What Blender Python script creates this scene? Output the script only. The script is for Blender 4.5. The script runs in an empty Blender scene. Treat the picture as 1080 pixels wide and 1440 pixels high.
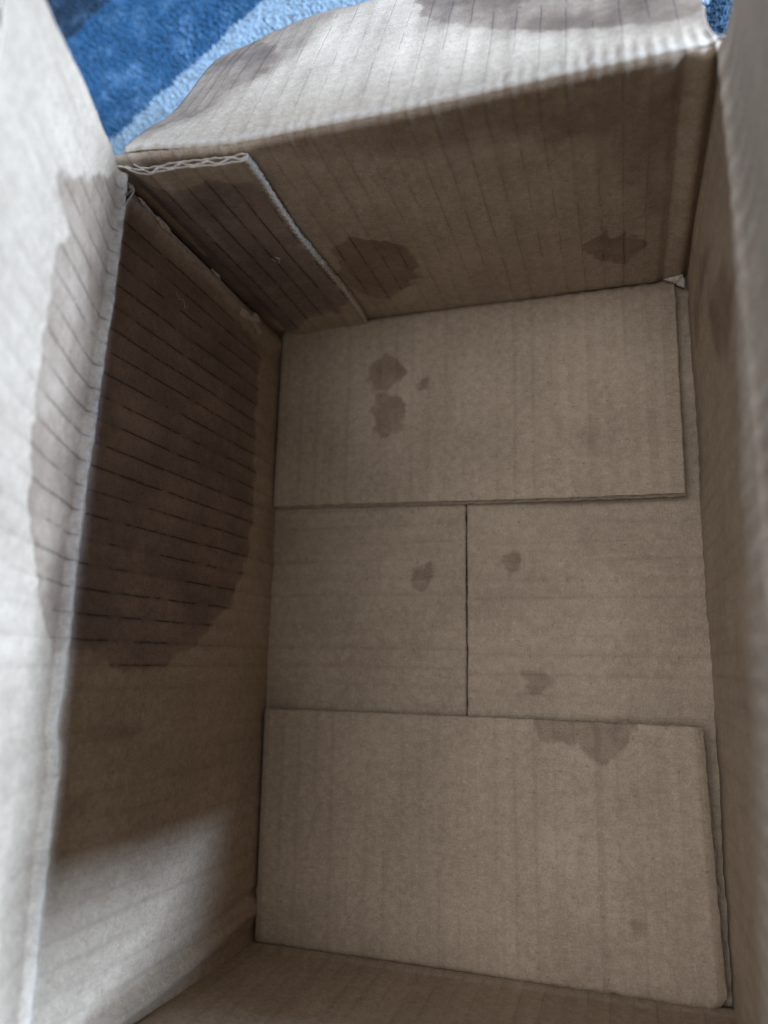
import bpy, math, random
import numpy as np
from mathutils import noise as mnoise, Vector

# ------------------------------------------------------------------ camera
SC = bpy.context.scene
COL = SC.collection
W, L, H = 0.19, 0.2829, 0.1281          # inside width, length and depth of the box (metres)
T = 0.0032                              # board thickness
PITCH = 0.0079                          # flute pitch
BASE = np.array([0.095, 0.1415, -0.0086])

cam = bpy.data.cameras.new('camera')
cam.sensor_fit = 'VERTICAL'; cam.sensor_height = 36; cam.sensor_width = 27
cam.lens = 1056.2 / 1440 * 36
cam.clip_start = 0.005; cam.clip_end = 50
cam.dof.use_dof = True; cam.dof.focus_distance = 0.288; cam.dof.aperture_fstop = 6.0
co = bpy.data.objects.new('camera', cam); COL.objects.link(co)
co.location = (0.15834867, 0.11955976, 0.31898378)
co.rotation_euler = (0.20262123, 0.30583337, 0.01843065)
SC.camera = co

# ------------------------------------------------------------------ light of the room
world = bpy.data.worlds.new('World'); SC.world = world; world.use_nodes = True
bg = world.node_tree.nodes['Background']
bg.inputs['Color'].default_value = (1.0, 0.88, 0.76, 1); bg.inputs['Strength'].default_value = 0.105

def area(name, target, direction, dist, sx, sy, power, color):
    l = bpy.data.lights.new(name, 'AREA'); l.shape = 'RECTANGLE'; l.size = sx; l.size_y = sy
    l.energy = power; l.color = color
    o = bpy.data.objects.new(name, l); COL.objects.link(o)
    d = Vector(direction).normalized(); o.location = Vector(target) + d * dist
    o.rotation_euler = (-d).to_track_quat('-Z', 'Y').to_euler()
    return o
AZ = math.radians(-5.0); EL = math.radians(25.2)
area('window_light', (0, 0.06, 0.1), (math.cos(AZ) * math.cos(EL), math.sin(AZ) * math.cos(EL), math.sin(EL)),
     2.4, 0.95, 0.28, 290, (0.52, 0.71, 1.0))
area('back_flap_fill', (0.10, 0.30, 0.1), (-0.20, 0.92, 0.205), 2.3, 1.1, 0.34, 67, (0.48, 0.69, 1.0))  # added lamp low behind the box, to brighten the folded-out back flap
area('ceiling_bounce', (0.10, 0.14, 0.05), (-0.12, 0.06, 1.0), 1.9, 1.1, 1.1, 16, (0.86, 0.92, 1.0))

SC.view_settings.view_transform = 'Standard'; SC.view_settings.look = 'None'
SC.view_settings.exposure = 0.0; SC.view_settings.gamma = 1.0
SC.cycles.max_bounces = 10; SC.cycles.diffuse_bounces = 8

# ------------------------------------------------------------------ materials
class NT:
    def __init__(s, name):
        s.m = bpy.data.materials.new(name); s.m.use_nodes = True
        s.t = s.m.node_tree; s.t.nodes.clear()
        s.out = s.t.nodes.new('ShaderNodeOutputMaterial')
        s.b = s.t.nodes.new('ShaderNodeBsdfPrincipled')
        s.t.links.new(s.b.outputs[0], s.out.inputs[0])
    def n(s, kind, **kw):
        x = s.t.nodes.new(kind)
        for k, v in kw.items(): setattr(x, k, v)
        return x
    def put(s, sock, v):
        if isinstance(v, bpy.types.NodeSocket): s.t.links.new(v, sock)
        elif v is not None: sock.default_value = v
    def math(s, op, a, b=None, c=None, clamp=False):
        x = s.n('ShaderNodeMath', operation=op, use_clamp=clamp)
        s.put(x.inputs[0], a); s.put(x.inputs[1], b); s.put(x.inputs[2], c)
        return x.outputs[0]
    def mix(s, f, a, b, mode='MIX'):
        x = s.n('ShaderNodeMix', data_type='RGBA', blend_type=mode)
        s.put(x.inputs[0], f); s.put(x.inputs[6], a); s.put(x.inputs[7], b)
        return x.outputs[2]
    def noise(s, vec, scale, detail=2, rough=0.5, dim='3D'):
        x = s.n('ShaderNodeTexNoise', noise_dimensions=dim)
        s.put(x.inputs['Vector'], vec); x.inputs['Scale'].default_value = scale
        x.inputs['Detail'].default_value = detail; x.inputs['Roughness'].default_value = rough
        return x.outputs['Fac']
    def ramp(s, f, lo, hi, a=0.0, b=1.0):
        x = s.n('ShaderNodeMapRange', interpolation_type='SMOOTHSTEP')
        s.put(x.inputs[0], f); x.inputs[1].default_value = lo; x.inputs[2].default_value = hi
        x.inputs[3].default_value = a; x.inputs[4].default_value = b
        return x.outputs[0]
    def attr(s, name, out='Fac'):
        return s.n('ShaderNodeAttribute', attribute_name=name).outputs[out]
    def xyz(s, x, y, z):
        c = s.n('ShaderNodeCombineXYZ'); s.put(c.inputs[0], x); s.put(c.inputs[1], y); s.put(c.inputs[2], z)
        return c.outputs[0]

def cardboard(name, light=(0.52, 0.405, 0.298), dark=(0.285, 0.212, 0.150)):
    k = NT(name)
    P = k.n('ShaderNodeTexCoord').outputs['Object']
    fl = k.n('ShaderNodeSeparateXYZ'); k.put(fl.inputs[0], k.attr('flute', 'Vector'))
    u, v = fl.outputs[0], fl.outputs[1]
    # paper: fine fibres, mottling, streaks along the machine direction
    fine = k.noise(P, 1500, 3, 0.65)
    mott = k.noise(P, 330, 3, 0.6)
    big = k.noise(P, 28, 3, 0.55)
    f = k.math('ADD', k.math('MULTIPLY', fine, 0.52), k.math('MULTIPLY', mott, 0.28))
    f = k.math('ADD', f, k.math('MULTIPLY', big, 0.30))
    col = k.mix(k.ramp(f, 0.36, 0.74), (*dark, 1), (*light, 1))
    fibre = k.noise(k.xyz(k.math('MULTIPLY', u, 260), k.math('MULTIPLY', v, 1500), 3.0), 1, 3, 0.6)
    col = k.mix(k.ramp(fibre, 0.35, 0.72, 0.0, 0.22), col, (0.58, 0.46, 0.35, 1))
    streak = k.noise(k.xyz(k.math('MULTIPLY', u, 210), k.math('MULTIPLY', v, 9), 0.0), 1, 2, 0.5)
    col = k.mix(k.ramp(streak, 0.42, 0.66, 0.0, 0.12), col, (0.27, 0.19, 0.13, 1))
    # tiny dark flecks
    vo = k.n('ShaderNodeTexVoronoi', feature='F1'); k.put(vo.inputs['Vector'], P); vo.inputs['Scale'].default_value = 230
    sep = k.n('ShaderNodeSeparateColor'); k.put(sep.inputs[0], vo.outputs['Color'])
    pick = k.math('GREATER_THAN', sep.outputs[0], 0.955)
    dot = k.math('MULTIPLY', pick, k.ramp(vo.outputs['Distance'], 0.05, 0.12, 1.0, 0.0))
    col = k.mix(k.math('MULTIPLY', dot, 0.7), col, (0.10, 0.065, 0.04, 1))
    v2 = k.n('ShaderNodeTexVoronoi', feature='F1'); k.put(v2.inputs['Vector'], k.xyz(k.math('MULTIPLY', u, 0.55), v, 0.0)); v2.inputs['Scale'].default_value = 520
    s2 = k.n('ShaderNodeSeparateColor'); k.put(s2.inputs[0], v2.outputs['Color'])
    lt = k.math('MULTIPLY', k.math('GREATER_THAN', s2.outputs[0], 0.93), k.ramp(v2.outputs['Distance'], 0.12, 0.3, 1.0, 0.0))
    dk = k.math('MULTIPLY', k.math('LESS_THAN', s2.outputs[0], 0.07), k.ramp(v2.outputs['Distance'], 0.12, 0.3, 1.0, 0.0))
    col = k.mix(k.math('MULTIPLY', lt, 0.26), col, (0.70, 0.60, 0.49, 1))
    col = k.mix(k.math('MULTIPLY', dk, 0.40), col, (0.15, 0.105, 0.07, 1))
    # wet patches and soft dark areas: distance to the outline, roughened
    e1 = k.math('MULTIPLY', k.math('SUBTRACT', k.noise(P, 130, 2, 0.5), 0.5), 0.010)
    e2 = k.math('MULTIPLY', k.math('SUBTRACT', k.noise(k.xyz(k.math('MULTIPLY', u, 620), k.math('MULTIPLY', v, 170), 0.0), 1, 3, 0.6), 0.5), 0.0024)
    e = k.math('ADD', e1, e2)
    da = k.math('ADD', k.attr('wet'), e); sa = k.math('MULTIPLY', k.ramp(da, -0.0018, 0.0016), k.ramp(da, 0.0, 0.008, 0.78, 1.0))
    db = k.math('ADD', k.attr('damp'), e); sb = k.ramp(db, -0.0008, 0.0014)
    tone = k.noise(P, 45, 3, 0.6)
    wetc = k.mix(k.ramp(tone, 0.25, 0.8), (0.50, 0.475, 0.53, 1), (0.74, 0.715, 0.79, 1))
    rim = k.math('MULTIPLY', sa, k.ramp(da, 0.0, 0.003, 0.05, 0.0))
    col = k.mix(sa, col, k.mix(1.0, col, wetc, 'MULTIPLY'))
    col = k.mix(rim, col, (0.12, 0.08, 0.06, 1))
    dampc = k.mix(k.ramp(tone, 0.32, 0.7), (0.56, 0.51, 0.49, 1), (0.78, 0.75, 0.735, 1))
    col = k.mix(sb, col, k.mix(1.0, col, dampc, 'MULTIPLY'))
    so = k.math('MULTIPLY', k.ramp(k.math('ADD', k.attr('soft'), e), -0.005, 0.007), k.ramp(tone, 0.25, 0.7, 1.0, 0.5))  # soft dark areas; on the back side these hold painted shade too
    col = k.mix(so, col, k.mix(1.0, col, (0.54, 0.49, 0.46, 1), 'MULTIPLY'))
    # glue lines along the flute tips
    uu = k.math('DIVIDE', u, PITCH)
    wob = k.math('MULTIPLY', k.math('SUBTRACT', k.noise(k.xyz(k.math('MULTIPLY', v, 90), k.math('MULTIPLY', k.math('ROUND', uu), 3.7), 0.0), 1, 2), 0.5), 0.10)
    off = k.math('ABSOLUTE', k.math('SUBTRACT', k.math('ADD', uu, wob), k.math('ROUND', uu)))
    row = k.math('MULTIPLY', k.math('ROUND', uu), 5.13)
    dash = k.ramp(k.noise(k.xyz(k.math('MULTIPLY', v, 55), row, 2.0), 1, 3, 0.6), 0.41, 0.49)
    dash2 = k.ramp(k.noise(k.xyz(k.math('MULTIPLY', v, 330), row, 7.0), 1, 2, 0.6), 0.36, 0.5, 0.45, 1.0)
    width = k.ramp(off, 0.020, 0.052, 1.0, 0.0)
    soft = k.ramp(off, 0.03, 0.2, 1.0, 0.0)
    ln = k.math('MULTIPLY', k.math('MULTIPLY', width, dash), dash2)
    dry = k.math('ADD', 0.05, k.math('MULTIPLY', k.attr('lined'), 0.45))
    amt = k.math('ADD', k.math('MULTIPLY', k.math('MAXIMUM', sa, k.math('MULTIPLY', sb, k.math('ADD', 0.12, k.math('MULTIPLY', k.attr('lined'), 2.2), clamp=True))), 0.72), dry, clamp=True)
    col = k.mix(k.math('MULTIPLY', ln, amt), col, (0.035, 0.022, 0.018, 1))
    col = k.mix(k.math('MULTIPLY', soft, k.math('ADD', k.math('MULTIPLY', amt, 0.16), k.math('MULTIPLY', k.ramp(streak, 0.35, 0.6), 0.07))), col, (0.08, 0.05, 0.04, 1))
    wn = k.math('MULTIPLY', k.attr('worn_lit'), k.ramp(k.noise(P, 420, 3, 0.6), 0.30, 0.62, 0.25, 1.0))
    col = k.mix(k.math('MULTIPLY', wn, 0.75), col, (0.60, 0.535, 0.46, 1))  # paler creases: wear plus the light their ridges catch, painted in
    k.put(k.b.inputs['Base Color'], col)
    k.b.inputs['Roughness'].default_value = 0.82
    k.b.inputs['Specular IOR Level'].default_value = 0.22
    bmp = k.n('ShaderNodeBump'); bmp.inputs['Strength'].default_value = 0.55; bmp.inputs['Distance'].default_value = 0.00022
    h = k.math('ADD', k.math('MULTIPLY', k.noise(P, 900, 4, 0.65), 1.0), k.math('MULTIPLY', k.noise(P, 160, 3, 0.5), 1.6))
    h = k.math('SUBTRACT', h, k.math('MULTIPLY', k.math('MULTIPLY', width, dash), 0.5))
    k.put(bmp.inputs['Height'], h); k.put(k.b.inputs['Normal'], bmp.outputs[0])
    return k.m

def paper(name, a, b):
    k = NT(name)
    P = k.n('ShaderNodeTexCoord').outputs['Object']
    f = k.noise(P, 900, 4, 0.65)
    k.put(k.b.inputs['Base Color'], k.mix(k.ramp(f, 0.3, 0.7), (*a, 1), (*b, 1)))
    k.b.inputs['Roughness'].default_value = 0.85; k.b.inputs['Specular IOR Level'].default_value = 0.2
    bmp = k.n('ShaderNodeBump'); bmp.inputs['Strength'].default_value = 0.6; bmp.inputs['Distance'].default_value = 0.0003
    k.put(bmp.inputs['Height'], f); k.put(k.b.inputs['Normal'], bmp.outputs[0])
    return k.m

M_BOARD = cardboard('cardboard')
M_FLUTE_LIT = paper('fluting_paper_lit', (0.46, 0.40, 0.33), (0.70, 0.65, 0.58))  # paler copy for the tab, light on its cut edges put into the colour
M_INNER = paper('fluting_paper_brown', (0.30, 0.24, 0.18), (0.44, 0.36, 0.28))
M_TORN = paper('torn_paper', (0.42, 0.35, 0.28), (0.64, 0.56, 0.47))

def rug_material():
    k = NT('rug_pile')
    P = k.n('ShaderNodeTexCoord').outputs['Object']
    s = k.n('ShaderNodeSeparateXYZ'); k.put(s.inputs[0], P)
    wob = k.math('MULTIPLY', k.math('SUBTRACT', k.noise(P, 140, 2), 0.5), 0.006)
    d = k.math('ADD', k.math('ADD', k.math('MULTIPLY', s.outputs[0], -0.593), k.math('MULTIPLY', s.outputs[1], 0.805)), wob)
    # d = 0.415 is the edge between pale and blue, 0.503 the one between blue and slate
    d = k.math('SUBTRACT', d, RUG0)
    t = k.math('FRACT', k.math('DIVIDE', k.math('ADD', d, 0.31), 0.62))
    r = k.n('ShaderNodeValToRGB'); r.color_ramp.interpolation = 'CONSTANT'
    e = r.color_ramp.elements
    cols = [(0.0, (0.024, 0.045, 0.07)), (0.18, (0.30, 0.37, 0.42)), (0.24, (0.028, 0.088, 0.17)), (0.36, (0.31, 0.385, 0.44)),
            (0.5, (0.028, 0.090, 0.175)), (0.642, (0.020, 0.036, 0.058)), (0.80, (0.31, 0.385, 0.44)), (0.9, (0.028, 0.090, 0.175))]
    e[0].position = 0.0; e[0].color = (*cols[0][1], 1); e[1].position = cols[1][0]; e[1].color = (*cols[1][1], 1)
    for p, c in cols[2:]:
        q = e.new(p); q.color = (*c, 1)
    k.put(r.inputs[0], t)
    f = k.noise(P, 420, 4, 0.7); g = k.noise(P, 60, 3, 0.6)
    col = k.mix(k.ramp(f, 0.38, 0.66, 0.0, 0.2), r.outputs[0], (0.04, 0.10, 0.19, 1))
    col = k.mix(k.ramp(g, 0.45, 0.75, 0.0, 0.35), col, (0.20, 0.34, 0.50, 1))
    k.put(k.b.inputs['Base Color'], col)
    k.b.inputs['Roughness'].default_value = 0.9; k.b.inputs['Specular IOR Level'].default_value = 0.15
    return k.m
RUG0 = -0.593 * (-0.127 - 0.095) + 0.805 * (0.422 - 0.1415)
M_RUG = rug_material()

# ------------------------------------------------------------------ mesh helpers
def tag(o, label=None, cat=None, kind=None, group=None):
    for k, v in (('label', label), ('category', cat), ('kind', kind), ('group', group)):
        if v: o[k] = v
    return o

def link(name, me, parent=None):
    o = bpy.data.objects.new(name, me); COL.objects.link(o); o.parent = parent
    return o

def vnoise(a, b, seed=0):
    """cheap smooth 2-D value noise, vectorised, -1..1"""
    a, b = np.broadcast_arrays(np.asarray(a, float), np.asarray(b, float))
    ia, ib = np.floor(a).astype(np.int64), np.floor(b).astype(np.int64)
    fa, fb = a - ia, b - ib
    fa, fb = fa * fa * (3 - 2 * fa), fb * fb * (3 - 2 * fb)
    def h(i, j):
        n = (i * 374761393 + j * 668265263 + seed * 1442695041) & 0xffffffff
        n = ((n ^ (n >> 13)) * 1274126177) & 0xffffffff
        return ((n ^ (n >> 16)) & 0xffff) / 32767.5 - 1
    return (h(ia, ib) * (1 - fa) + h(ia + 1, ib) * fa) * (1 - fb) + (h(ia, ib + 1) * (1 - fa) + h(ia + 1, ib + 1) * fa) * fb

def sdist(poly, U, V):
    """signed distance to a polygon (positive inside)"""
    p = np.array(poly); q = np.roll(p, -1, 0)
    X = np.stack([U.ravel(), V.ravel()], 1)
    best = np.full(len(X), 1e9); inside = np.zeros(len(X), bool)
    for a, b in zip(p, q):
        e = b - a; w = X - a
        t = np.clip((w @ e) / max(e @ e, 1e-12), 0, 1)
        best = np.minimum(best, np.hypot(*(w - t[:, None] * e).T))
        c = (a[1] > X[:, 1]) != (b[1] > X[:, 1])
        with np.errstate(divide='ignore', invalid='ignore'):
            xi = (b[0] - a[0]) * (X[:, 1] - a[1]) / (b[1] - a[1]) + a[0]
        inside ^= c & (X[:, 0] < xi)
    return np.where(inside, best, -best).reshape(U.shape)

def union(polys, U, V):
    d = np.full(U.shape, -0.05)
    for p in polys: d = np.maximum(d, sdist(p, U, V))
    return d

def slab(grid_a, grid_b):
    """closed sheet between two grids of points (nu, nv, 3)"""
    nu, nv = grid_a.shape[:2]; n = nu * nv
    co = np.concatenate([grid_a.reshape(-1, 3), grid_b.reshape(-1, 3)])
    I = np.arange(n).reshape(nu, nv)
    a, b, c, d = I[:-1, :-1], I[1:, :-1], I[1:, 1:], I[:-1, 1:]
    top = np.stack([a, b, c, d], -1).reshape(-1, 4)
    f = [top, top[:, ::-1] + n]
    for ring in (I[:, 0], I[-1, :], I[::-1, -1], I[0, ::-1]):
        r, s = ring[:-1], ring[1:]
        f.append(np.stack([s, r, r + n, s + n], -1))
    return co, np.concatenate(f)

def make_mesh(name, co, faces, mat, attrs=None, smooth_faces=None, edge_mat=None):
    me = bpy.data.meshes.new(name)
    me.vertices.add(len(co)); me.vertices.foreach_set('co', (co - BASE).astype(np.float32).ravel())
    me.loops.add(faces.size); me.loops.foreach_set('vertex_index', faces.ravel().astype(np.int32))
    k = faces.shape[1]
    me.polygons.add(len(faces)); me.polygons.foreach_set('loop_start', np.arange(0, faces.size, k, dtype=np.int32))
    sm = np.ones(len(faces), bool) if smooth_faces is None else smooth_faces
    me.polygons.foreach_set('use_smooth', sm)
    me.update(calc_edges=True)
    for nm, (tp, dat) in (attrs or {}).items():
        at = me.attributes.new(nm, tp, 'POINT')
        at.data.foreach_set('vector' if tp == 'FLOAT_VECTOR' else 'value', dat.astype(np.float32).ravel())
    me.materials.append(mat)
    if smooth_faces is not None and edge_mat is not None:
        me.materials.append(edge_mat); me.polygons.foreach_set('material_index', (~smooth_faces).astype(np.int32))
    me.validate()
    return me

def axis(a, b, step, dense=()):
    """samples from a to b, finer close to the given places"""
    xs = [a]
    while xs[-1] < b - 1e-9:
        s = step
        for c, w, ds in dense:
            if abs(xs[-1] - c) < w: s = min(s, ds)
        xs.append(min(b, xs[-1] + s))
    if len(xs) > 2 and xs[-1] - xs[-2] < 1e-5: xs.pop(-2)
    return np.array(xs)

def board(name, parent, S, us, vs, flip=1, wet=(), damp=(), soft=(), lined=None, crush=None, phase=0.0,
          cut=(0, 0, 0, 0), fluting=True, wave=None, seed=1, label=None, fmat=None, worn_lit=None):
    fmat = fmat or M_INNER
    """corrugated board over the sheet S(u, v): two liners (the part) and the fluting between them (its sub-part).
    cut = roughness in metres of the ends u0, u1, v0, v1"""
    U, V = np.meshgrid(us, vs, indexing='ij')
    u0, u1, v0, v1 = us[0], us[-1], vs[0], vs[-1]
    def rough(U, V, sd):
        fall = 0.003
        j = lambda t, s2: 0.6 * vnoise(t * 700, t * 0, seed * 31 + sd * 7 + s2) + 0.4 * vnoise(t * 240, t * 0, seed * 17 + sd + s2) 
        dU = (cut[0] * j(V, 1) * np.clip(1 - (U - u0) / fall, 0, 1) + cut[1] * j(V, 2) * np.clip(1 - (u1 - U) / fall, 0, 1))
        dV = (cut[2] * j(U, 3) * np.clip(1 - (V - v0) / fall, 0, 1) + cut[3] * j(U, 4) * np.clip(1 - (v1 - V) / fall, 0, 1))
        return U + dU, V + dV
    def frame(U, V):
        h = 2e-4
        p = S(U, V)
        n = np.cross(S(U + h, V) - S(U - h, V), S(U, V + h) - S(U, V - h))
        n /= np.linalg.norm(n, axis=-1, keepdims=True) + 1e-12
        return p, n * flip
    cr = crush(U, V) if crush else np.zeros_like(U)
    ph = 2 * math.pi * (U + phase) / PITCH
    amp = 0.00011 * (1 + 0.8 * vnoise(U * 40, V * 24, seed + 5)) if wave is None else wave(U, V)
    ripple = amp * np.cos(ph) + 0.00008 * vnoise(U * 300, V * 60, seed)
    din = -cr * T * 0.55 + ripple
    dout = -T + 0.0001 * np.cos(ph + math.pi)
    def layer(off, sd):
        uu, vv = rough(U, V, sd)
        p, n = frame(uu, vv)
        return p + n * off[..., None]
    th = 0.00032
    c1, f1 = slab(layer(din, 1), layer(din - th, 1))
    c2, f2 = slab(layer(dout + th, 2), layer(dout, 2))
    co = np.concatenate([c1, c2]); fc = np.concatenate([f1, f2 + len(c1)])
    if flip < 0: fc = fc[:, ::-1]
    rep = lambda a: np.concatenate([a.ravel()] * 4)
    wa, da = union(wet, U, V), union(damp, U, V) + 0.0009
    li = lined(U, V) if lined else np.zeros_like(U)
    wo = worn_lit(U, V) if worn_lit else np.zeros_like(U)
    fl = np.stack([U + phase, V, np.full_like(U, seed)], -1).reshape(-1, 3)
    at = {'flute': ('FLOAT_VECTOR', np.concatenate([fl] * 4)), 'wet': ('FLOAT', rep(wa)), 'damp': ('FLOAT', rep(da)), 'lined': ('FLOAT', rep(li)), 'worn_lit': ('FLOAT', rep(wo)), 'soft': ('FLOAT', rep(union(soft, U, V)))}
    nq = (len(us) - 1) * (len(vs) - 1); side = 2 * (len(us) - 1 + len(vs) - 1)
    sm = np.concatenate([np.ones(2 * nq, bool), np.zeros(side, bool)] * 2)
    o = link(name, make_mesh(name, co, fc, M_BOARD, at, sm, fmat), parent)
    if label: o['label'] = label
    if fluting:
        hi, lo = din - th, dout + th
        mid, a = (hi + lo) / 2, np.maximum((hi - lo) / 2 - 0.00019, 0.0001)
        w = np.cos(ph + 0.9 * vnoise(U * 230, V * 15, seed + 90)) * (0.86 + 0.14 * vnoise(U * 310, V * 20, seed + 91))
        c, f = slab(layer(mid + a * w + 0.00019, 3), layer(mid + a * w - 0.00019, 3))
        link('fluting', make_mesh('fluting', c, f, fmat), o)
    return o

def smooth(x, a, b):
    t = np.clip((x - a) / (b - a), 0, 1); return t * t * (3 - 2 * t)
def bump(x, c, w): return np.exp(-((x - c) / w) ** 2)
def stack(x, y, z): return np.stack(np.broadcast_arrays(x, y, z), -1).astype(float)

box = bpy.data.objects.new('cardboard_box', None); COL.objects.link(box); box.location = BASE
tag(box, 'open brown corrugated cardboard box with dark water stains standing on the blue rug', 'box')

# ------------------------------------------------------------------ long side with the big wet patch
TH = math.radians(24)
def left_bow(y, k):      # the rim sags outward along its length
    t = np.clip((L - y) / 0.15, 0, 1); b = (0.0006 - 0.0058 * t * t * (3 - 2 * t)) * k
    return b - 0.0012 * bump(y, 0.100, 0.006) * k ** 3 + 0.0011 * bump(y, 0.085, 0.012) * k ** 3
def S_left(u, v):
    k = np.clip(v / H, 0, 1.05)
    x = left_bow(u, k ** 1.4)
    yc = 0.019 - 0.013 * k
    x = x + 0.0024 * bump(u, yc - 0.0055, 0.0035) * smooth(u, -0.004, 0.004) - 0.0012 * bump(u, yc + 0.001, 0.0020)
    # the corner strip by the joint: bulges, then dives behind the tab
    x = x + 0.0030 * bump(u, 0.2745, 0.0040) * (0.35 + 0.65 * k) - 0.0007 * bump(u, 0.2665, 0.0022)
    x = x - 0.0045 * smooth(u, 0.2765, 0.2825)
    x = x + 0.0005 * vnoise(u * 30, v * 22, 3) + 0.00025 * vnoise(u * 110, v * 50, 5)
    # bulge of the rolled rim
    r = 0.0034 * bump(v, H, 0.0021) * (1 + 0.10 * vnoise(u * 90, v * 0, 8))
    return stack(x + r, u, v)
P_LW = [(0.2760,0.1275),(0.2745,0.1113),(0.2735,0.0906),(0.2725,0.0639),(0.2683,0.0350),(0.2603,0.0197),(0.2251,0.0202),(0.1918,0.0186),(0.1686,0.0208),(0.1423,0.0339),(0.1282,0.0524),(0.1159,0.0757),(0.1148,0.0967),(0.1193,0.1123),(0.1245,0.1350),(0.20,0.14)]
P_LW2 = [[(0.0960,0.1089),(0.0950,0.0880),(0.0940,0.0885),(0.0940,0.108)], [(0.0735,0.1223),(0.0763,0.1129),(0.0735,0.108),(0.0715,0.112)]]
us = axis(-0.0030, 0.2845, 0.0010); vs = axis(-0.0078, H, 0.0026, [(H, 0.006, 0.0006), (0, 0.004, 0.001)])
board('left_side', box, S_left, us, vs, flip=1, wet=[P_LW], soft=P_LW2, phase=0.0015, seed=1,
      lined=lambda U, V: 0.12 * smooth(U, 0.10, 0.13), worn_lit=lambda U, V: bump(V, H, 0.0030) + 0.85 * bump(U, 0.2748, 0.0030) * smooth(V, 0.02, 0.09), label='long side soaked dark down to near the bottom')  # rim and corner ridge paled by wear and by painted-in light

def S_lflap(u, s):
    uu = u - 0.12 * np.clip(s, 0, 1) * smooth(u, 0.255, 0.2815)     # the cut end tapers
    k = np.ones_like(u) * 1.0
    x0 = left_bow(u, k)
    r = 0.0034 * bump(s, 0, 0.0021) * (1 + 0.10 * vnoise(u * 90, s * 0, 8))
    warp = 0.0016 * vnoise(u * 14, s * 16, 21) * smooth(s, 0, 0.02) + 0.0005 * vnoise(u * 90, s * 40, 22) * smooth(s, 0, 0.01)
    warp = warp + 0.004 * np.clip(s / 0.095, 0, 1.2) ** 2 * np.sin(u * 9 + 0.6)
    nx, nz = math.cos(TH), -math.sin(TH)
    return stack(x0 + math.sin(TH) * s + (r + warp) * nx, uu, H + math.cos(TH) * s + (warp + r * 0.4) * nz)
P_LF = [(0.290,-0.01),(0.2793,0.0063),(0.2568,0.0337),(0.2399,0.0577),(0.2365,0.0506),(0.2345,0.0403),(0.2246,0.0498),(0.2087,0.0492),(0.1919,0.0472),(0.1763,0.0482),(0.1591,0.0427),(0.1472,0.0361),(0.1371,0.0258),(0.1279,0.0178),(0.1233,0.0060),(0.1233,-0.01)]
us = axis(0.0010, 0.2812, 0.0010); vs = axis(0.0, 0.101, 0.0026, [(0, 0.006, 0.0006)])
board('left_top_flap', box, S_lflap, us, vs, flip=1, wet=[], damp=[P_LF], phase=0.0015, seed=2, cut=(0.0004, 0.0005, 0, 0.0004),
      lined=lambda U, V: 0.25 * smooth(U, 0.11, 0.15), worn_lit=lambda U, V: bump(V, 0, 0.0014), label='raised top flap, pale and brightly lit with a brown tide mark')

# ------------------------------------------------------------------ short far side and its folded-out flap
PH = math.radians(26); RB = 0.0027
AB = math.pi / 2 + PH                       # angle turned by the fold
def S_backpath(u, q, fade=1.0):
    """q: arc length past the start of the fold, measured up the wall (negative = on the wall)"""
    lift = fade * 0.0065 * (1 - smooth(u, 0.0, 0.05)) - 0.0010 * bump(u, 0.11, 0.03)
    z0 = H - 0.0030 + lift
    ang = np.clip(q / RB, 0, AB)
    y = RB * (1 - np.cos(ang)); z = RB * np.sin(ang)
    rest = np.maximum(q - RB * AB, 0)
    y = y + rest * math.cos(PH); z = z - rest * math.sin(PH)
    z = z + np.minimum(q, 0)
    return y, z + z0, ang
def back_shape(u, v):
    g = 0.0011 * bump(u, 0.1862, 0.0020) - 0.0014 * bump(u, 0.1805, 0.0018) - 0.0020 * smooth(u, 0.1880, 0.1900)
    return g + 0.0006 * vnoise(u * 26, v * 20, 31) + 0.0002 * vnoise(u * 120, v * 60, 32)
QW = 0.0030                                # the wall owns the first 3 mm of the fold
def S_back(u, v):
    q = v - (H - 0.0030)
    y, z, ang = S_backpath(u, q)
    z = np.where(q < 0, v + (z - q - (H - 0.0030)) * np.clip(v / H, 0, 1) ** 3, z)
    g = back_shape(u, v)
    sc = 0.00026 * np.cos(4 * math.pi * (u + 0.001) / PITCH) * bump(q, 0.006, 0.006) * (1 + vnoise(u * 90, q * 0, 4))
    return stack(u, L + y - (g + sc) * np.cos(ang), z + (sc) * np.sin(ang))
P_B1 = [(0.0540,0.0644),(0.0645,0.0683),(0.0721,0.0646),(0.0787,0.0574),(0.0840,0.0464),(0.0783,0.0310),(0.0673,0.0188),(0.0565,0.0169),(0.0498,0.0272),(0.0482,0.0427)]
P_B2 = [(0.1492,0.0374),(0.1540,0.0400),(0.1574,0.0450),(0.1600,0.0395),(0.1653,0.0430),(0.1668,0.0360),(0.1733,0.0325),(0.1694,0.0252),(0.1640,0.0180),(0.1597,0.0245),(0.1560,0.0215),(0.1515,0.0300)]
P_B3 = [(0.170,0.062),(0.176,0.066),(0.180,0.060),(0.1785,0.052),(0.171,0.055)]
P_B4 = [(0.1289,0.1223),(0.1417,0.1345),(0.1596,0.1363),(0.1801,0.1381),(0.1825,0.1066),(0.1774,0.0608),(0.1702,0.0584),(0.1567,0.0979),(0.1394,0.1029)]  # upper right: damp and the shade up there, painted together
us = axis(-0.0020, 0.1925, 0.0010); vs = axis(-0.0040, H - 0.0030 + QW, 0.0026, [(H, 0.008, 0.0006)])
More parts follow.
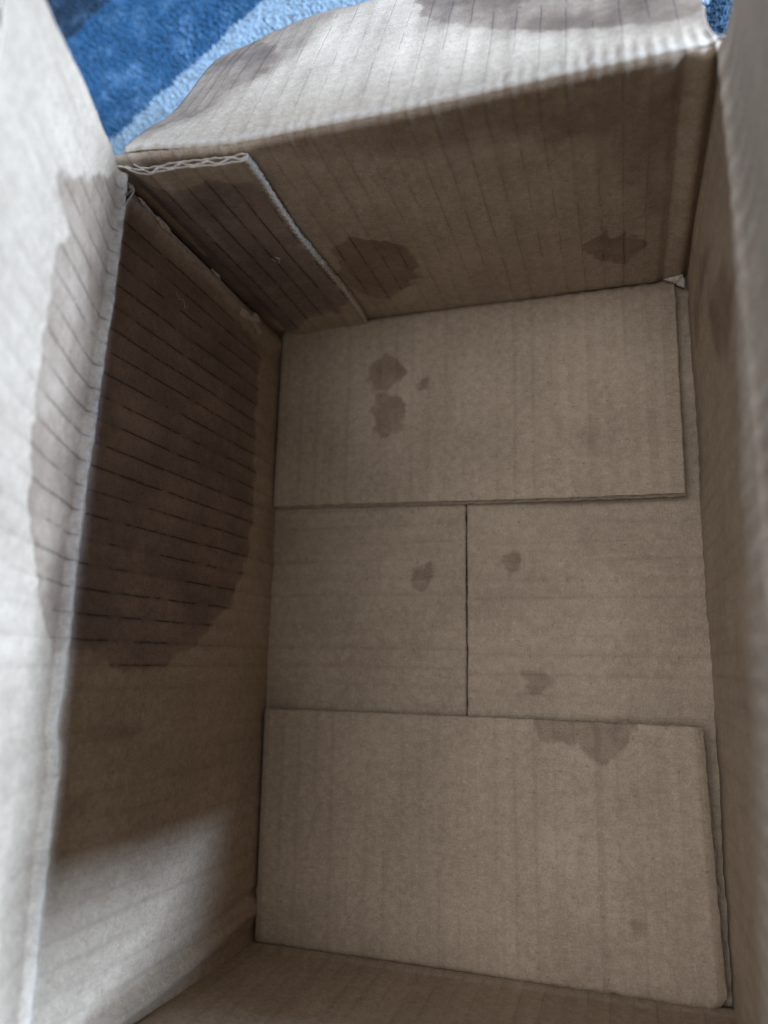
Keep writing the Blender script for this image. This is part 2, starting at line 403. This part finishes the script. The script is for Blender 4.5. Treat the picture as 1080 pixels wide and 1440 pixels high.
board('back_side', box, S_back, us, vs, flip=1, wet=[], damp=[P_B1, P_B2], soft=[P_B3, P_B4, [(0.05,0.14),(0.05,0.122),(0.09,0.112),(0.13,0.108),(0.17,0.112),(0.17,0.14)]], phase=0.0012, seed=3,  # last outline along the top: damp streaks and shade under the fold, both painted
      lined=lambda U, V: 0.16 + 0.14 * smooth(V, 0.02, 0.09), wave=lambda U, V: 0.00007 + 0.00008 * smooth(V, H - 0.014, H))

def S_bflap(u, s):
    q = QW + s
    y, z, ang = S_backpath(u, q, 1 - smooth(s, 0.0, 0.035))
    w = smooth(s, 0.004, 0.02)
    warp = (0.0016 * vnoise(u * 16, s * 18, 41) + 0.0004 * vnoise(u * 90, s * 30, 42)) * w
    droop = -0.006 * (np.clip(s / 0.1, 0, 1) ** 2) * (1 - smooth(u, 0.0, 0.06))
    sc = 0.00026 * np.cos(4 * math.pi * (u + 0.001) / PITCH) * bump(q, 0.006, 0.006) * (1 + vnoise(u * 90, q * 0, 4))
    uu = u + (0.0055 + 0.02 * s + 0.0042 * bump(s, 0.045, 0.03)) * (1 - smooth(u, 0.0, 0.03)) + 0.005 * smooth(s, 0.084, 0.097) ** 2 * (1 - smooth(u, 0.0, 0.03))
    uu = uu - 0.0012 * smooth(s, 0.0, 0.01) * smooth(u, 0.17, 0.19)
    return stack(uu, L + y - sc * np.cos(ang) + 0 * u, z + warp + droop + sc * np.sin(ang))
off = lambda P: [(a, b - 0.001) for a, b in P]
P_F1 = off([(-0.004,0.0100),(0.0092,0.0230),(0.0206,0.0268),(0.0312,0.0436),(0.0409,0.0504),(0.0448,0.0630),(0.0315,0.0856),(0.0114,0.1097),(-0.004,0.1097)])
P_F2 = off([(0.0953,0.0887),(0.1005,0.0677),(0.1118,0.0570),(0.1249,0.0440),(0.1412,0.0351),(0.1561,0.0253),(0.1701,0.0206),(0.1813,0.0153),(0.1950,0.0317),(0.195,0.112),(0.0924,0.1115)])
us = axis(0.0, 0.1885, 0.0010); vs = axis(0.0, 0.0975, 0.0028, [(0, 0.007, 0.0006)])
board('back_top_flap', box, S_bflap, us, vs, flip=1, damp=[P_F1, P_F2], soft=[[(-0.004,0.004),(0.02,0.018),(0.05,0.05),(0.062,0.085),(0.08,0.11),(-0.004,0.11)], [(0.088,0.11),(0.10,0.060),(0.13,0.035),(0.17,0.014),(0.195,0.01),(0.195,0.11)]], phase=0.0012, seed=4, cut=(0.0003, 0.0004, 0, 0.0004),
      lined=lambda U, V: 0.15 + 0 * U, wave=lambda U, V: 0.00007 * (1 + 0.8 * vnoise(U * 60, V * 20, 77)), worn_lit=lambda U, V: 0.7 * bump(V, 0.001, 0.0025), label='folded out top flap, pale with grey damp edges')

# the joint tab glued inside the far side
def S_tab(u, v):
    g = 0.0040 + 0.0006 * vnoise(u * 60, v * 20, 51) - 0.0022 * (1 - smooth(u, 0.002, 0.010)) + 0.0010 * bump(u, 0.012, 0.006)
    vv = v + (0.0020 * (1 - smooth(u, 0.0, 0.03)) - 0.0030 * smooth(u, 0.02, 0.046)) * smooth(v, 0.09, 0.128)
    return stack(u + 0.0010 * np.sin(v * 60) * smooth(u, 0.03, 0.046), L - g, vv)
P_T = [(0.0060,0.1260),(0.0140,0.1180),(0.0200,0.1165),(0.0300,0.1215),(0.0420,0.1170),(0.0452,0.1000),(0.0450,0.0700),(0.0455,0.0300),(0.0400,0.0170),(0.0255,0.0150),(0.0091,0.0050),(-0.010,0.03),(-0.010,0.12)]
us = axis(-0.0050, 0.0462, 0.0006, [(0.0462, 0.0015, 0.0003)]); vs = axis(-0.0035, 0.1285, 0.0020, [(0.1285, 0.004, 0.0007)])
def vs_fine(a, b, s): return np.linspace(a, b, int((b - a) / s) + 1)
tab = board('joint_tab', box, S_tab, us, vs_fine(-0.0035, 0.1285, 0.0009), flip=1, wet=[P_T], phase=0.0030, seed=5, cut=(0, 0.0007, 0, 0.0005),
      lined=lambda U, V: 0.2 + 0 * U, crush=lambda U, V: 0.34 + 0.3 * (1 - smooth(U, 0.001, 0.009)), label='glued corner tab with corrugated cut edges, coloured pale as if lit', fmat=M_FLUTE_LIT)

def cut_edge(parent, S, u1, v0, v1):
    # the rough die-cut side of the tab: torn liner and squashed fluting
    vv = np.linspace(v0, v1, int((v1 - v0) / 0.00035)); dd = np.linspace(0, 1, 5)
    V, D = np.meshgrid(vv, dd, indexing='ij')
    tri = np.abs(((V / 0.0030) % 1) - 0.5) * 2
    j = 0.0008 * (tri - 0.4) * (0.5 + 0.5 * (1 - D)) + 0.0003 * vnoise(V * 1800, D * 5, 77) + 0.0002 * vnoise(V * 500, D * 2, 78)
    U = u1 + j
    p = S(U, V)
    top = p + stack(0 * U, 0.0002 + D * (T - 0.0004), 0 * U)
    bot = top - stack(0 * U + 0.0007, 0 * U, 0 * U)
    c, f = slab(top, bot)
    return link('cut_edge', make_mesh('cut_edge', c, f, M_FLUTE_LIT), parent)
cut_edge(tab, S_tab, 0.0464, 0.0010, 0.1285)

# ------------------------------------------------------------------ other long side, its raised flap, and the near side
def S_right(u, v):
    k = np.clip(v / H, 0, 1.1)
    x = W + 0.0010 * np.sin(np.pi * np.clip(u / L, 0, 1)) * k + 0.0005 * vnoise(u * 24, v * 20, 61) + 0.0003 * vnoise(u * 90, v * 30, 62)
    x = x + 0.0008 * bump(u, 0.2765, 0.0025)
    return stack(x - 0.0016 * bump(v, H, 0.003), u, v)
P_R = [(0.262,0.018),(0.262,0.060),(0.252,0.085),(0.249,0.050),(0.238,0.028),(0.246,0.012)]
P_R2 = [(0.240,0.062),(0.238,0.100),(0.222,0.112),(0.208,0.090),(0.219,0.068)]
us = axis(-0.0030, 0.2870, 0.0011); vs = axis(-0.0082, H, 0.0030, [(H, 0.006, 0.0008)])
board('right_side', box, S_right, us, vs, flip=-1, soft=[P_R, P_R2], phase=0.002, seed=6, fluting=False)
TR = math.radians(-1.5)
def S_rflap(u, s):
    x0 = W + 0.0010 * np.sin(np.pi * np.clip(u / L, 0, 1)) - 0.0016 * bump(s, 0, 0.003)
    warp = 0.0014 * vnoise(u * 14, s * 15, 63) * smooth(s, 0, 0.02)
    return stack(x0 + math.sin(TR) * s + warp, u - 0.02 * s * smooth(u, 0.25, 0.281), H + math.cos(TR) * s)
us = axis(0.0010, 0.2812, 0.0012); vs = axis(0.0, 0.096, 0.0030, [(0, 0.006, 0.0008)])
board('right_top_flap', box, S_rflap, us, vs, flip=-1, phase=0.002, seed=7, cut=(0.0003, 0.0003, 0, 0.0003))

def near_y(u, k): return -0.0035 * np.sin(np.pi * np.clip(u / W, 0.02, 0.98)) ** 0.7 * k ** 1.6
def S_near(u, v):
    k = np.clip(v / H, 0, 1.05)
    y = near_y(u, k) + 0.0006 * vnoise(u * 26, v * 22, 71) + 0.0012 * bump(v, 0, 0.002)
    return stack(u, y, v)
us = axis(-0.0020, 0.1920, 0.0010); vs = axis(-0.0047, H, 0.0026)
board('near_side', box, S_near, us, vs, flip=-1, phase=0.002, seed=8, fluting=False, lined=lambda U, V: 0.1 + 0 * U)
PN = math.radians(35)
def S_nflap(u, s):
    return stack(u, near_y(u, 1.0) - math.cos(PN) * s, H - math.sin(PN) * s + 0.0012 * vnoise(u * 16, s * 16, 72))
board('near_top_flap', box, S_nflap, axis(0.001, 0.189, 0.0011), axis(0.0, 0.095, 0.004), flip=-1, phase=0.002, seed=9, cut=(0.0003, 0.0003, 0, 0.0003))

# ------------------------------------------------------------------ bottom: two long flaps meeting at a seam, two short ones on top
ZM = -0.0040
def roll(x, e, w=0.0035, d=0.0010): return d * np.clip(1 - np.abs(x - e) / w, 0, 1) ** 1.7
def S_mleft(u, v):     # u = y, v = x
    z = ZM + 0.0004 * vnoise(u * 26, v * 22, 81) + 0.0002 * vnoise(u * 90, v * 60, 82) - roll(v, 0.0934, 0.002, 0.0006) - roll(v, 0.0, 0.006, 0.0003)
    return stack(v, u, z)
M1 = [(0.1606,0.0699),(0.1621,0.0771),(0.1567,0.0794),(0.1517,0.0749),(0.1536,0.0707)]
M1b = [(0.1545,0.0557),(0.1517,0.0691),(0.1464,0.0658),(0.1465,0.0575)]
us = axis(-0.0034, 0.2862, 0.0011); vs = axis(-0.0034, 0.0933, 0.0026, [(0.0933, 0.004, 0.0008)])
board('left_bottom_flap', box, S_mleft, us, vs, flip=-1, damp=[M1], phase=0.001, seed=10, cut=(0, 0, 0, 0.0002))
def S_mright(u, v):    # v = W - x
    z = ZM - 0.0020 * (1 - smooth(u, 0.06, 0.11)) * (1 - smooth(v, 0.0, 0.02)) + 0.0004 * vnoise(u * 24, v * 22, 83) + 0.0002 * vnoise(u * 90, v * 60, 84) - roll(v, 0.0964, 0.002, 0.0006) - roll(v, 0.0, 0.005, 0.0003)
    return stack(W - v, u, z)
sw = lambda P: [(b, W - a) for a, b in P]
M2 = sw([(0.1104,0.1645),(0.1141,0.1665),(0.1180,0.1634),(0.1173,0.1588),(0.1127,0.1573),(0.1103,0.1605)])
M3 = sw([(0.1177,0.1156),(0.1230,0.1166),(0.1292,0.1139),(0.1271,0.1101),(0.1219,0.1065),(0.1184,0.1093)])
vs = axis(-0.0020, 0.0962, 0.0026, [(0.0962, 0.004, 0.0008)])
board('right_bottom_flap', box, S_mright, us, vs, flip=1, damp=[M2, M3], phase=0.003, seed=11, cut=(0, 0, 0, 0.0002))

def S_far(u, v):       # u = x, v = L - y ; free edge at v = 0.094
    k = np.clip(v / 0.094, 0, 1)
    z = 0.0002 + k ** 2 * (0.0004 + 0.0034 * smooth(u, 0.0, 0.19)) + 0.0020 * smooth(u, 0.10, 0.185) * smooth(v, 0.0, 0.01) - 0.0012 * (1 - smooth(v, 0, 0.004))
    z = z + 0.0004 * vnoise(u * 22, v * 18, 91) + 0.00015 * vnoise(u * 100, v * 40, 92)
    z = z - roll(u, 0.0012, 0.003, 0.0008) - roll(v, 0.0948, 0.002, 0.0004) + 0.00010 * np.cos(2 * np.pi * (u + 0.002) / PITCH) * smooth(u, 0.12, 0.15)
    uu = u + (-0.0010 * k * (1 - smooth(u, 0.0, 0.02))) - 0.0012 * k * smooth(u, 0.17, 0.184)
    yy = L - v + (0.0036 * (1 - smooth(u, 0.0, 0.19)) ) * k - 0.0030 * k * 0
    return stack(uu, yy, z)
fs = lambda P: [(a, L - b) for a, b in P]
P_A = [fs([(0.0463,0.2542),(0.0515,0.2583),(0.0553,0.2629),(0.0603,0.2581),(0.0649,0.2541),(0.0622,0.2473),(0.0571,0.2436),(0.0500,0.2449)]),
       fs([(0.0519,0.2412),(0.0623,0.2403),(0.0666,0.2312),(0.0643,0.2228),(0.0575,0.2199),(0.0512,0.2232),(0.0503,0.2326)]),
       fs([(0.0692,0.2466),(0.0760,0.2466),(0.0770,0.2424),(0.0709,0.2419)]),
       ]
P_A2 = [fs([(0.1440,0.2161),(0.1494,0.2147),(0.1500,0.2087),(0.1456,0.2081)]), fs([(0.131,0.226),(0.136,0.2235),(0.1385,0.2147),(0.134,0.2187)])]
us = axis(0.0014, 0.1850, 0.0010); vs = axis(0.0004, 0.0952, 0.0022, [(0.0952, 0.004, 0.0006)])
board('far_bottom_flap', box, S_far, us, vs, flip=-1, damp=P_A, soft=P_A2, phase=0.002, seed=12, cut=(0, 0.0002, 0, 0.00025), label='short bottom flap with two round drip stains')

def S_nearb(u, v):     # u = x, v = y ; free edge at v = 0.0974
    k = np.clip(v / 0.0974, 0, 1)
    z = 0.0002 + 0.0006 * k ** 2 + smooth(u, 0.07, 0.188) * (0.0022 + 0.0062 * k) - 0.0012 * (1 - smooth(v, 0, 0.004))
    z = z + 0.0004 * vnoise(u * 22, v * 18, 95) + 0.00015 * vnoise(u * 100, v * 40, 96)
    z = z + 0.00010 * np.cos(2 * np.pi * (u + 0.0035) / PITCH) * smooth(u, 0.13, 0.15)
    z = z - 0.0008 * bump(u, 0.1480, 0.0020) - 0.0007 * bump(u, 0.1610, 0.0020) - 0.0003 * bump(u, 0.0135, 0.002)
    z = z - roll(u, 0.0014, 0.003, 0.0008) - roll(v, 0.0974, 0.002, 0.0004) - roll(u, 0.1876, 0.0045, 0.0018)
    far = 1 - 0.0
    uu = u - 0.0030 * k * smooth(u, 0.15, 0.187)
    # rounded corner beside the near right corner
    uu = uu - 0.0028 * (1 - smooth(v, 0, 0.008)) ** 2 * smooth(u, 0.16, 0.187)
    yy = v + 0.0006 * k
    return stack(uu, yy, z)
P_N = [[(0.1201,0.1000),(0.1355,0.1000),(0.1612,0.1000),(0.1597,0.0917),(0.1542,0.0874),(0.1494,0.0811),(0.1447,0.0851),(0.1403,0.0894),(0.1326,0.0899),(0.1256,0.0896),(0.1229,0.0927)],
       [(0.1580,0.0258),(0.1604,0.0260),(0.1600,0.0232),(0.1583,0.0235)]]
us = axis(0.0014, 0.1876, 0.0010); vs = axis(0.0004, 0.0974, 0.0022, [(0.0974, 0.004, 0.0006)])
board('near_bottom_flap', box, S_nearb, us, vs, flip=1, damp=P_N, phase=0.0045, seed=13, cut=(0, 0.0002, 0, 0.00025), label='short bottom flap with a ragged damp patch at its edge')

# ------------------------------------------------------------------ torn paper at the creases
rng = random.Random(4)
def flake(pts, nrm, th=0.0003, name='torn_paper', mat=M_TORN):
    """a ragged scrap of liner: outline points in space, a little thickness, crumpled middle"""
    p = np.array(pts, float); n = np.array(nrm, float); n /= np.linalg.norm(n)
    dense = []
    for a, b in zip(p, np.roll(p, -1, 0)):
        m = 3
        for i in range(m):
            q = a + (b - a) * i / m
            if i: q = q + np.array([rng.uniform(-1, 1) for _ in range(3)]) * 0.00045
            dense.append(q)
    d = np.array(dense); c = d.mean(0)
    inner = c + (d - c) * 0.5 + n * 0.0006 * np.array([[rng.uniform(0.2, 1.4)] for _ in d])
    k = len(d); top = np.concatenate([d, inner, [c + n * 0.0004]])
    co = np.concatenate([top, top - n * th]); N = len(top); f = []
    for i in range(k):
        j = (i + 1) % k
        f += [(i, j, k + j), (i, k + j, k + i), (k + i, k + j, 2 * k)]
        f += [(N + j, N + i, N + k + j), (N + k + j, N + i, N + k + i), (N + k + j, N + k + i, N + 2 * k)]
        f += [(j, i, N + i), (j, N + i, N + j)]
    return link(name, make_mesh(name, co, np.array(f), mat, smooth_faces=np.zeros(len(f), bool)), box)
def on_left(y, z, d=0.0006):
    q = S_left(np.array(y), np.array(z)); return (q[0] + d, q[1], q[2])
flake([on_left(0.2800, 0.1240), on_left(0.2765, 0.1225), on_left(0.2755, 0.1130), on_left(0.2742, 0.1020, .001), on_left(0.2768, 0.1035, .0012), on_left(0.2782, 0.0985, .001), on_left(0.2800, 0.1080)], (1, -0.3, 0.2))
flake([on_left(0.2820, 0.1270), on_left(0.2762, 0.1285), on_left(0.2740, 0.1235), on_left(0.2790, 0.1180)], (1, -0.3, 0.5))
flake([on_left(0.2700, 0.0420), on_left(0.2725, 0.0330), on_left(0.2690, 0.0235), on_left(0.2710, 0.0210), on_left(0.2745, 0.0300), on_left(0.2735, 0.0430)], (1, -0.3, 0.2))
flake([(0.1805, 0.2815, 0.0030), (0.1880, 0.2820, 0.0045), (0.1886, 0.2775, 0.0012), (0.1868, 0.2785, 0.0010), (0.1850, 0.2800, 0.0012)], (0, -0.4, 1))

for i in (0, 1, 4, 7):
    z = 0.118 - 0.0130 * i + rng.uniform(-.003, .003); y = 0.2752 + rng.uniform(-.0012, .0012); w_, h_ = rng.uniform(.0007, .0016), rng.uniform(.002, .005)
    flake([on_left(y - w_, z, .0009), on_left(y - w_ * .3, z + h_, .0012), on_left(y + w_, z + h_ * .6, .0014), on_left(y + w_ * .8, z - h_ * .7, .0013), on_left(y - w_ * .5, z - h_, .0010)], (1, -0.3, 0.2))

def tube(name, pts, r, mat):
    P = [Vector(p) for p in pts]; co, f = [], []
    for i, p in enumerate(P):
        t = (P[min(i + 1, len(P) - 1)] - P[max(i - 1, 0)]).normalized()
        a = t.orthogonal().normalized(); b = t.cross(a)
        for j in range(5):
            w = 2 * math.pi * j / 5; co.append(p + (a * math.cos(w) + b * math.sin(w)) * r)
    for i in range(len(P) - 1):
        for j in range(5):
            k = (j + 1) % 5; f.append((i * 5 + j, i * 5 + k, (i + 1) * 5 + k, (i + 1) * 5 + j))
    return link(name, make_mesh(name, np.array([tuple(c) for c in co]), np.array(f), mat), None)
def lint(pts, label):
    o = tube('lint_fibre', pts, 0.00014, M_TORN); o.location = BASE
    tag(o, label, 'lint')
t0 = lambda x, z, d=0.0006: (x, L - 0.0040 - d, z)
lint([t0(0.0290, 0.0690), t0(0.0300, 0.0668, .001), t0(0.0312, 0.0662, .0014), t0(0.0318, 0.0680, .001), t0(0.0308, 0.0700), t0(0.0330, 0.0690, .0012)], 'tiny pale curl of lint stuck on the dark glued tab')
lint([on_left(0.2560, 0.0920, .001), on_left(0.2540, 0.0900, .0018), on_left(0.2555, 0.0870, .0012), on_left(0.2530, 0.0850, .0008), on_left(0.2548, 0.0830, .0008)],
     'tiny pale curl of lint stuck on the soaked long side')

# ------------------------------------------------------------------ rug and floor
def sheet(name, x0, x1, y0, y1, z, n, mat, th):
    us, vs = np.linspace(x0, x1, n), np.linspace(y0, y1, n)
    U, V = np.meshgrid(us, vs, indexing='ij')
    a = stack(U, V, z + 0.0005 * vnoise(U * 60, V * 60, 9)); b = stack(U, V, z - th)
    co, f = slab(a, b)
    return make_mesh(name, co, f, mat)
ZR = -0.0112
rug = link('rug', sheet('rug', -0.55, 0.75, -0.45, 0.85, ZR, 200, M_RUG, 0.006)); rug.location = BASE
tag(rug, 'short pile rug with blue, slate and pale blue bands under the box', 'rug')
r = np.random.RandomState(3)
sp = 0.0017
gx, gy = np.meshgrid(np.arange(-0.31, 0.40, sp), np.arange(-0.12, 0.64, sp), indexing='ij')
gx = gx.ravel() + r.uniform(-1, 1, gx.size) * sp * 0.6; gy = gy.ravel() + r.uniform(-1, 1, gy.size) * sp * 0.6
keep = ~((gx > -0.002) & (gx < W + 0.002) & (gy > -0.002) & (gy < L + 0.002))
gx, gy = gx[keep], gy[keep]; n = len(gx)
hgt = 0.0020 + 0.0009 * r.rand(n); wd = 0.0007 + 0.0004 * r.rand(n)
lx, ly = r.uniform(-1, 1, n) * 0.0014, r.uniform(-1, 1, n) * 0.0014
th0 = r.uniform(0, 6.28, n)
V = np.zeros((n, 4, 3))
for j in range(3):
    V[:, j] = np.stack([gx + wd * np.cos(th0 + j * 2.094), gy + wd * np.sin(th0 + j * 2.094), np.full(n, ZR - 0.0003)], 1)
V[:, 3] = np.stack([gx + lx, gy + ly, ZR + hgt], 1)
F = (np.arange(n)[:, None, None] * 4 + np.array([[0, 1, 3], [1, 2, 3], [2, 0, 3]])[None]).reshape(-1, 3)
pile = link('pile', make_mesh('pile', V.reshape(-1, 3), F, M_RUG), rug); pile['kind'] = 'stuff'
fm = paper('floor_boards', (0.16, 0.12, 0.09), (0.22, 0.17, 0.12))
fl = link('floor', sheet('floor', -3, 3, -3, 3, -0.0200, 8, fm, 0.02)); fl.location = BASE
fl['kind'] = 'structure'
